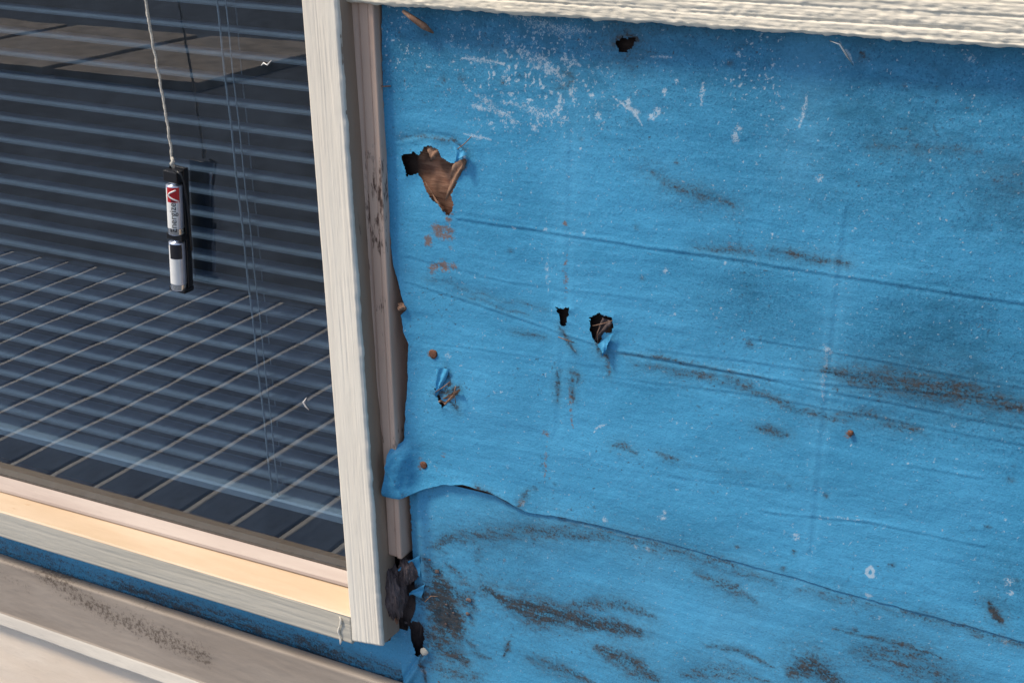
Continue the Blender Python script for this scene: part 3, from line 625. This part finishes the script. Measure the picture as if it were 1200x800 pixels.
while z > 0.12:
    zlow = z-0.100
    loft('siding_board', [lvl(-.006, z+.012), lvl(-.0185, z+.012), lvl(-.0225, zlow), lvl(-.0290, zlow-.010), lvl(-.0290, zlow-.0125), lvl(-.015, zlow-.0125)], M['siding2'], wall, 500 if n == 0 else 40, [1, 24 if n == 0 else 4, 4, 1, 1], sdisp(321+n, 0), smooth=True)
    z = zlow-0.0145; n += 1
# plain wall mass around the window and far below, for side views
box('wall_core', (-2.6, 0.07, 0.0), (1.2, 0.12, 0.80), M['sheath'], wall)
box('wall_core', (-0.56, 0.07, 0.80), (1.2, 0.12, 2.4), M['sheath'], wall)
box('wall_core', (-2.6, 0.07, 0.80), (-1.80, 0.12, 2.4), M['sheath'], wall)
box('wall_core', (-1.80, 0.07, 1.80), (-0.56, 0.12, 2.4), M['sheath'], wall)
# room behind the blind
rm = []
v = [(-2.4, 0.121, 0.0), (0.3, 0.121, 0.0), (0.3, 2.4, 0.0), (-2.4, 2.4, 0.0), (-2.4, 0.121, 2.4), (0.3, 0.121, 2.4), (0.3, 2.4, 2.4), (-2.4, 2.4, 2.4)]
room = mesh('room', v, [(0, 1, 2, 3), (4, 7, 6, 5), (1, 5, 6, 2), (2, 6, 7, 3), (3, 7, 4, 0)], M['room'], None, False)
tag(room, kind='structure')

# ------------------------------------------------------------------ window blind
bl = empty('window_blind', (0, 0, 0), 'grey-white mini blind of thin level slats behind the window glass', 'blind')
SY0, SY1 = 0.050, 0.0745
zlo = P(0, 500, SY0)[2]; tilt = (P(396, 602, SY0)[2]-zlo)/(P(396, 602, SY0)[0]-P(0, 500, SY0)[0])
ztop_ = P(0, 19, SY0)[2]; tilt_t = (P(350, 55, SY0)[2]-ztop_)/(P(350, 55, SY0)[0]-P(0, 19, SY0)[0])
pitch = 0.02124; n_s = int(round((ztop_-zlo)/pitch))
xs0, xs1 = -1.74, -0.64; xref = -1.10
nq = 7; prof = []
for i in range(nq):
    a = i/(nq-1); prof.append((SY0+(SY1-SY0)*a, 0.0016*math.sin(math.pi*a)+0.0010*a))
for k in range(1, n_s+18):
    z0 = zlo + pitch*k; tl = tilt + (tilt_t-tilt)*min(k/n_s, 1)
    nx = 24; X = np.linspace(xs0, xs1, nx); v = []
    wob = 0.0006*math.sin(k*1.7)
    for y, dz_ in prof:
        for x in X: v.append((x, y, z0+dz_+tl*(x-xref)+wob*math.sin(x*3+k)))
    nv = len(v)
    v += [(x, y, z-0.0004) for x, y, z in v]
    f = grid_faces(nq, nx); f2 = f[:, ::-1]+nv
    e = [(i, i+1, nv+i+1, nv+i) for i in range(nx-1)]
    q = (nq-1)*nx; e += [(q+i+1, q+i, nv+q+i, nv+q+i+1) for i in range(nx-1)]
    mesh('slat', v, np.vstack([f, f2, np.array(e)]), M['slat'], bl, True)
def brail(y, z): return (np.array([xs0, y, zlo+z+tilt*(xs0-xref)]), np.array([xs1, y, zlo+z+tilt*(xs1-xref)]))
loft('bottom_rail', [brail(SY0+.004, -.010), brail(SY0-.001, -.008), brail(SY0-.002, -.001), brail(SY0, .0008), brail(SY1, .0012), brail(SY1+.002, -.002), brail(SY1, -.010)], M['white'], bl, 2, 1)
def cordline(pxs, y, rr, nm, mat):
    A = P(*pxs[0], y); B = P(*pxs[1], y); A2 = A+(A-B)*1.0
    pts = [A2+(B-A2)*t for t in np.linspace(0, 1, 50)]
    pts = [p+np.array([0.0004*math.sin(i*1.3), 0, 0]) for i, p in enumerate(pts)]
    tube(nm, pts, rr, mat, bl, 6)
cordline([(254, 0), (319, 577)], SY0-.003, .0009, 'lift_cord', M['cord'])
cordline([(264, 0), (327, 580)], SY0-.0012, .0006, 'ladder_cord', M['cord'])
cordline([(275, 0), (333, 580)], SY1+.0014, .0006, 'ladder_cord', M['cord'])

# ------------------------------------------------------------------ battery pack hanging on a string outside the glass
bp = empty('battery_pack', (0, 0, 0), 'two battery cells in a black holder hanging on a string before the window', 'battery pack')
BY = -0.005; RB = 0.0070
axt, axb = P(204, 214, BY), P(210, 338, BY)
ax = (axb-axt); ax = ax/np.linalg.norm(ax)
def cyl(nm, p0, ln, prof, mat, parent, n=28, a0=0.0, a1=2*math.pi):
    """turned shape along the pack axis; prof = [(distance, radius)]"""
    s = np.array([1.0, 0, 0]) - ax*ax[0]; s /= np.linalg.norm(s); q = np.cross(ax, s)
    th = np.linspace(a0, a1, n+1); v = []
    for d, r in prof:
        for t in th: v.append(p0+ax*d+(s*math.cos(t)+q*math.sin(t))*r)
    return mesh(nm, v, grid_faces(len(prof), n+1), mat, parent, True)
LEN = float(np.linalg.norm(axb-axt)); L1 = LEN*0.475
def cell(p0, nm_lab, upper):
    b = cyl('battery', p0, L1, [(0, 0), (0, .0026), (.001, .0028), (.0012, .0028), (.0014, .0064), (.002, RB), (L1-.001, RB), (L1-.0004, .0066), (L1, .005), (L1, 0)], M['foil'], bp)
    cyl('end_ring', p0, 0, [(L1-.006, RB+.00012), (L1-.0012, RB+.00012)], M['steel'], b)
    s = np.array([1.0, 0, 0]) - ax*ax[0]; s /= np.linalg.norm(s); q = np.cross(ax, s)
    front = math.atan2(np.dot(CAM-p0, q), np.dot(CAM-p0, s))
    cyl('label_band', p0, 0, [(.004, RB+.0001), (L1-.0065, RB+.0001)], M['white'], b, 14, front-0.25, front+1.35) 
    cyl('label_band', p0, 0, [(.0025, RB+.00022), (.006, RB+.00026), (.0155, RB+.00022)], M['red' if upper else 'ink'], b, 16, front-0.55, front+1.0)
    return b, front, s, q
b1, fr, s_, q_ = cell(axt, '', True)
b2, fr2, s2_, q2_ = cell(axt+ax*(LEN*0.53), '', False)
def wrap_text(txt, parent, p0, size, mid, fr, mat, ang):
    cu = bpy.data.curves.new('lettering', 'FONT'); cu.body = txt; cu.size = size; cu.align_x = 'CENTER'; cu.align_y = 'CENTER'
    to = bpy.data.objects.new('lettering', cu); S.collection.objects.link(to)
    me = bpy.data.meshes.new_from_object(to.evaluated_get(bpy.context.evaluated_depsgraph_get()))
    bpy.data.objects.remove(to)
    for vv in me.vertices:
        d = mid - vv.co.x; t = ang + fr + vv.co.y/RB
        r = RB+0.0005
        p = p0+ax*d+(s_*math.cos(t)+q_*math.sin(t))*r
        vv.co = p
    me.materials.clear(); me.materials.append(mat)
    o = bpy.data.objects.new('lettering', me); link(o, parent)
wrap_text('Energizer', b1, axt, 0.0078, L1*0.60, fr, M['ink'], 0.28)
# white swoosh over the red tip of the upper cell
swp = []
for i in range(14):
    t = i/13; a = fr-0.15+0.9*math.sin(t*math.pi*1.1); swp.append(axt+ax*(0.0045+0.010*t)+(s_*math.cos(a)+q_*math.sin(a))*(RB+.0004))
tube('printed_arc', swp, .0007, M['white'], b1, 6)
# holder: tray behind the cells with two end walls, a middle bar and side lips
def hp(d, u, w_):   # along axis, sideways, outward
    o_ = np.array([0, -1.0, 0]) - ax*(-ax[1]); o_ /= np.linalg.norm(o_); sd = np.cross(o_, ax)
    return axt+ax*d+sd*u+o_*w_
def hbox(nm, d0, d1, u0, u1, w0, w1, mat, parent):
    v = [hp(d, u, w_) for d in (d0, d1) for u in (u0, u1) for w_ in (w0, w1)]
    f = [(0, 1, 3, 2), (4, 6, 7, 5), (0, 4, 5, 1), (2, 3, 7, 6), (0, 2, 6, 4), (1, 5, 7, 3)]
    o = mesh(nm, v, f, mat, parent, False)
    mod = o.modifiers.new('bevel', 'BEVEL'); mod.width = 0.0006; mod.segments = 2
    return o
EL = LEN*1.01
cse = hbox('case', -.0125, EL, -.0078, .0078, -.0095, -.0055, M['black'], bp)
hbox('case_side', -.0125, EL, -.0080, -.0068, -.0094, -.003, M['black'], bp)
hbox('case_side', -.0125, EL, .0068, .0080, -.0094, -.003, M['black'], bp)
hbox('case_end', -.0105, -.001, -.0078, .0070, -.0093, .0045, M['black'], bp)
hbox('case_end', EL-.0025, EL+.0015, -.0086, .0086, -.0093, .0030, M['black'], bp)
hbox('case_bar', L1-.0005, LEN*0.53-.0003, -.0086, .0086, -.0093, .0035, M['black'], bp)
hbox('contact', -.0012, .0002, -.003, .003, -.003, .003, M['steel'], bp)
tube('wire', [hp(-.012, .004, .003), hp(-.010, .011, .003), hp(-.002, .0115, .0), hp(.02, .0105, -.004), hp(.06, .0105, -.006)], .0011, M['black'], bp)
tube('knot', [hp(-.022, -.001, 0), hp(-.019, .0012, .001), hp(-.0165, -.001, .0008), hp(-.0125, .0005, 0)], [.0011, .0017, .0018, .0012], M['twine'], bp)
ht = hp(-.0125, 0, 0); hd = P(171.5, 0, BY); pts = []
for i in range(90):
    t = i/89*1.35; p = ht+(hd-ht)*t; pts.append(p+np.array([0.0003*math.sin(i*0.9)+0.0012*math.sin(t*5), 0.0003*math.cos(i*.7), 0]))
tube('string', pts, [0.0011+0.00025*math.sin(i*2.1) for i in range(90)], M['twine'], bp, 7)

# ------------------------------------------------------------------ small things on the wall
def blob(nm, c, r, mat, parent, seed, n=18, amp=0.35, lab=None):
    th = np.linspace(0, math.pi, n); ph = np.linspace(0, 2*math.pi, 2*n)
    T, Q = np.meshgrid(th, ph, indexing='ij')
    d = np.stack([np.sin(T)*np.cos(Q), np.sin(T)*np.sin(Q), np.cos(T)], -1)
    k = fbm(d[..., 0]*1.7+d[..., 1]*1.1+9, d[..., 2]*1.7+d[..., 1]*1.3+9, seed, 5)-0.5
    k2 = np.round((fbm(d[..., 0]*5+d[..., 1]*4+30, d[..., 2]*1.2+30, seed+7, 3))*6)/6-0.5
    k[:, -1] = k[:, 0]; k2[:, -1] = k2[:, 0]
    v = np.asarray(c)+d*np.asarray(r)*(1+amp*2*k+amp*0.9*k2)[..., None]
    o = mesh(nm, v.reshape(-1, 3), grid_faces(n, 2*n), mat, parent, nm == 'torn_scrap')
    if lab: o['label'] = lab
    return o
rw = blob('rotten_wood', P(461, 694, -.006), (.0135, .012, .025), M['rot'], wall, 401, 40, .30, 'black crumbling rotten wood at the lower corner of the window')
blob('rotten_wood', P(478, 668, -.003), (.008, .007, .012), M['rot'], wall, 402, 26, .4)
blob('rotten_wood', P(456, 722, -.003), (.010, .007, .010), M['sheath'], wall, 403, 26, .4)
blob('rotten_wood', P(449, 705, -.002), (.008, .008, .024), M['rot'], wall, 404, 26, .4)
rng = np.random.RandomState(7)
for i in range(13):
    px = 500+rng.normal(0, 1)*22+12; py = 715+rng.normal(0, 1)*26
    if px < 474: continue
    s = .0006+.0011*rng.rand()
    blob('crumb', P(px, py, .0002), (s*1.5, s*.6, s*1.1), M['rot'], wall, 420+i, 8, .5)
blob('pale_chip', P(497, 763, -.003), (.0036, .0012, .0038), M['trim_g'], wall, 472, 14, .3)
blob('pale_chip', P(471, 360, -.004), (.004, .003, .003), M['fiber'], wall, 473, 14, .5)
for px, py, r in [(507, 415, .0040), (496, 545, .0034), (996, 508, .0020)]:
    c = P(px, py, -.0022 if px > 600 else -.0030); v = [c]; n = 14
    rings = [(.0, -.0003), (.7, -.0002), (.95, .0002), (1.0, .002)]
    v = []
    for q, dy in rings:
        for k in range(n): a = 2*math.pi*k/n; v.append(c+np.array([r*q*math.cos(a), dy, r*q*math.sin(a)*(1+.1*math.sin(3*a))]))
    f = []
    for i in range(3):
        for k in range(n): f.append((i*n+k, i*n+(k+1) % n, (i+1)*n+(k+1) % n, (i+1)*n+k))
    mesh('nail', v, f, M['nail'], wall, True)
def flap(nm, base0, base1, tip, mat, parent, y0=-.004, lift=.006, n=14, bend=0.5):
    """curled torn tongue: base edge on the sheet, tip lifted off the wall"""
    A, B, T = P(*base0, y0), P(*base1, y0), P(*tip, y0); v = []
    for i in range(n):
        t = i/(n-1)
        for j in range(n):
            s = j/(n-1); wv = (1-t)**0.8
            e = A+(B-A)*(0.5+(s-0.5)*wv); c = A+(B-A)*0.5
            p = e+(T-c)*t
            p = p+np.array([0, -lift*t**1.6*(1+0.3*math.sin(5*s))-0.0008*math.sin(9*s+3*t), 0.0012*math.sin(11*s+2*t)*t])
            v.append(p)
    v = np.array(v); nv = len(v)
    q = v*420; jit = 0.0016*np.stack([fbm(q[:, 0], q[:, 2], 5, 3)-.5, fbm(q[:, 0], q[:, 2], 6, 3)-.5, fbm(q[:, 0], q[:, 2], 7, 3)-.5], -1)
    v = v + jit*np.repeat(np.linspace(0.2, 1.3, n), n)[:, None]
    vv = np.vstack([v, v+[0, .0003, 0]])
    f = grid_faces(n, n)
    mesh(nm, vv, np.vstack([f, f[:, ::-1]+nv]), mat, parent, True)
flap('torn_flap', (531, 192), (522, 236), (548, 188), M['fiber'], wrap, -.002, .0025)
flap('torn_flap', (498, 212), (512, 238), (521, 246), M['fiber'], wrap, -.001, .002)
flap('torn_flap', (500, 172), (518, 174), (509, 187), M['fiber'], wrap, -.001, .004)
flap('torn_flap', (548, 180), (528, 164), (538, 187), M['wrap'], wrap, -.006, .004)
flap('torn_flap', (720, 388), (700, 404), (709, 414), M['wrap'], wrap, -.002, .003)
flap('torn_flap', (706, 372), (718, 378), (699, 398), M['rot'], wrap, -.0005, .002)
flap('torn_flap', (511, 432), (527, 432), (513, 462), M['wrap'], wrap, -.003, .002)
flap('torn_flap', (513, 470), (523, 474), (540, 456), M['fiber'], wrap, -.002, .003)
flap('torn_flap', (492, 650), (493, 676), (474, 662), M['wrap'], wrap2, -.002, .007)
flap('torn_flap', (498, 684), (494, 700), (482, 694), M['wrap'], wrap2, -.001, .003)
# splinters and a bent nail under the top trim
def wirepx(nm, pts, r, mat, parent): return tube(nm, [P(*p) for p in pts], r, mat, parent, 6)
wirepx('splinter', [(472, 13, -.012), (484, 22, -.011), (497, 31, -.008), (508, 39, -.005)], [.0012, .0022, .0026, .0006], M['fiber'], wall)
wirepx('splinter', [(402, 15, -.006), (407, 13.5, -.007), (411, 13, -.004)], [.0005, .0007, .0003], M['fiber'], wall)
wirepx('splinter', [(443, 101, -.004), (450, 101.5, -.006), (458, 101, -.004)], .0005, M['fiber'], wall)
wirepx('bent_nail', [(972, 48, -.010), (984, 52, -.010), (992, 65, -.008), (1000, 77, -.005)], [.0004, .0008, .0008, .0003], M['steel'], wall)
for i, (px, py) in enumerate([(545, 170), (520, 455), (532, 462), (505, 700), (700, 392), (707, 381), (663, 400)]):
    a = rng.rand()*6.28; L = 7+8*rng.rand()
    wirepx('fibre', [(px-L*math.cos(a), py-L*math.sin(a), -.006), (px, py-2, -.009), (px+L*math.cos(a+.4), py+L*math.sin(a+.4), -.006)], .00035, M['fiber'], wrap)
# lint stuck to the glass
o = wirepx('lint', [(306, 77, GY-.001), (309, 74, GY-.002), (313, 76.5, GY-.0015), (318, 71, GY-.001)], [.0003, .0007, .0006, .0003], M['lint'], None); tag(o, 'tiny white lint fleck high on the dark window glass', 'lint')
o = wirepx('lint', [(359, 466, GY-.001), (355.5, 471, GY-.002), (358, 476, GY-.0015), (362, 480, GY-.001)], [.0003, .0008, .0007, .0003], M['lint'], None); tag(o, 'curled white lint fleck low on the glass near the casing', 'lint')
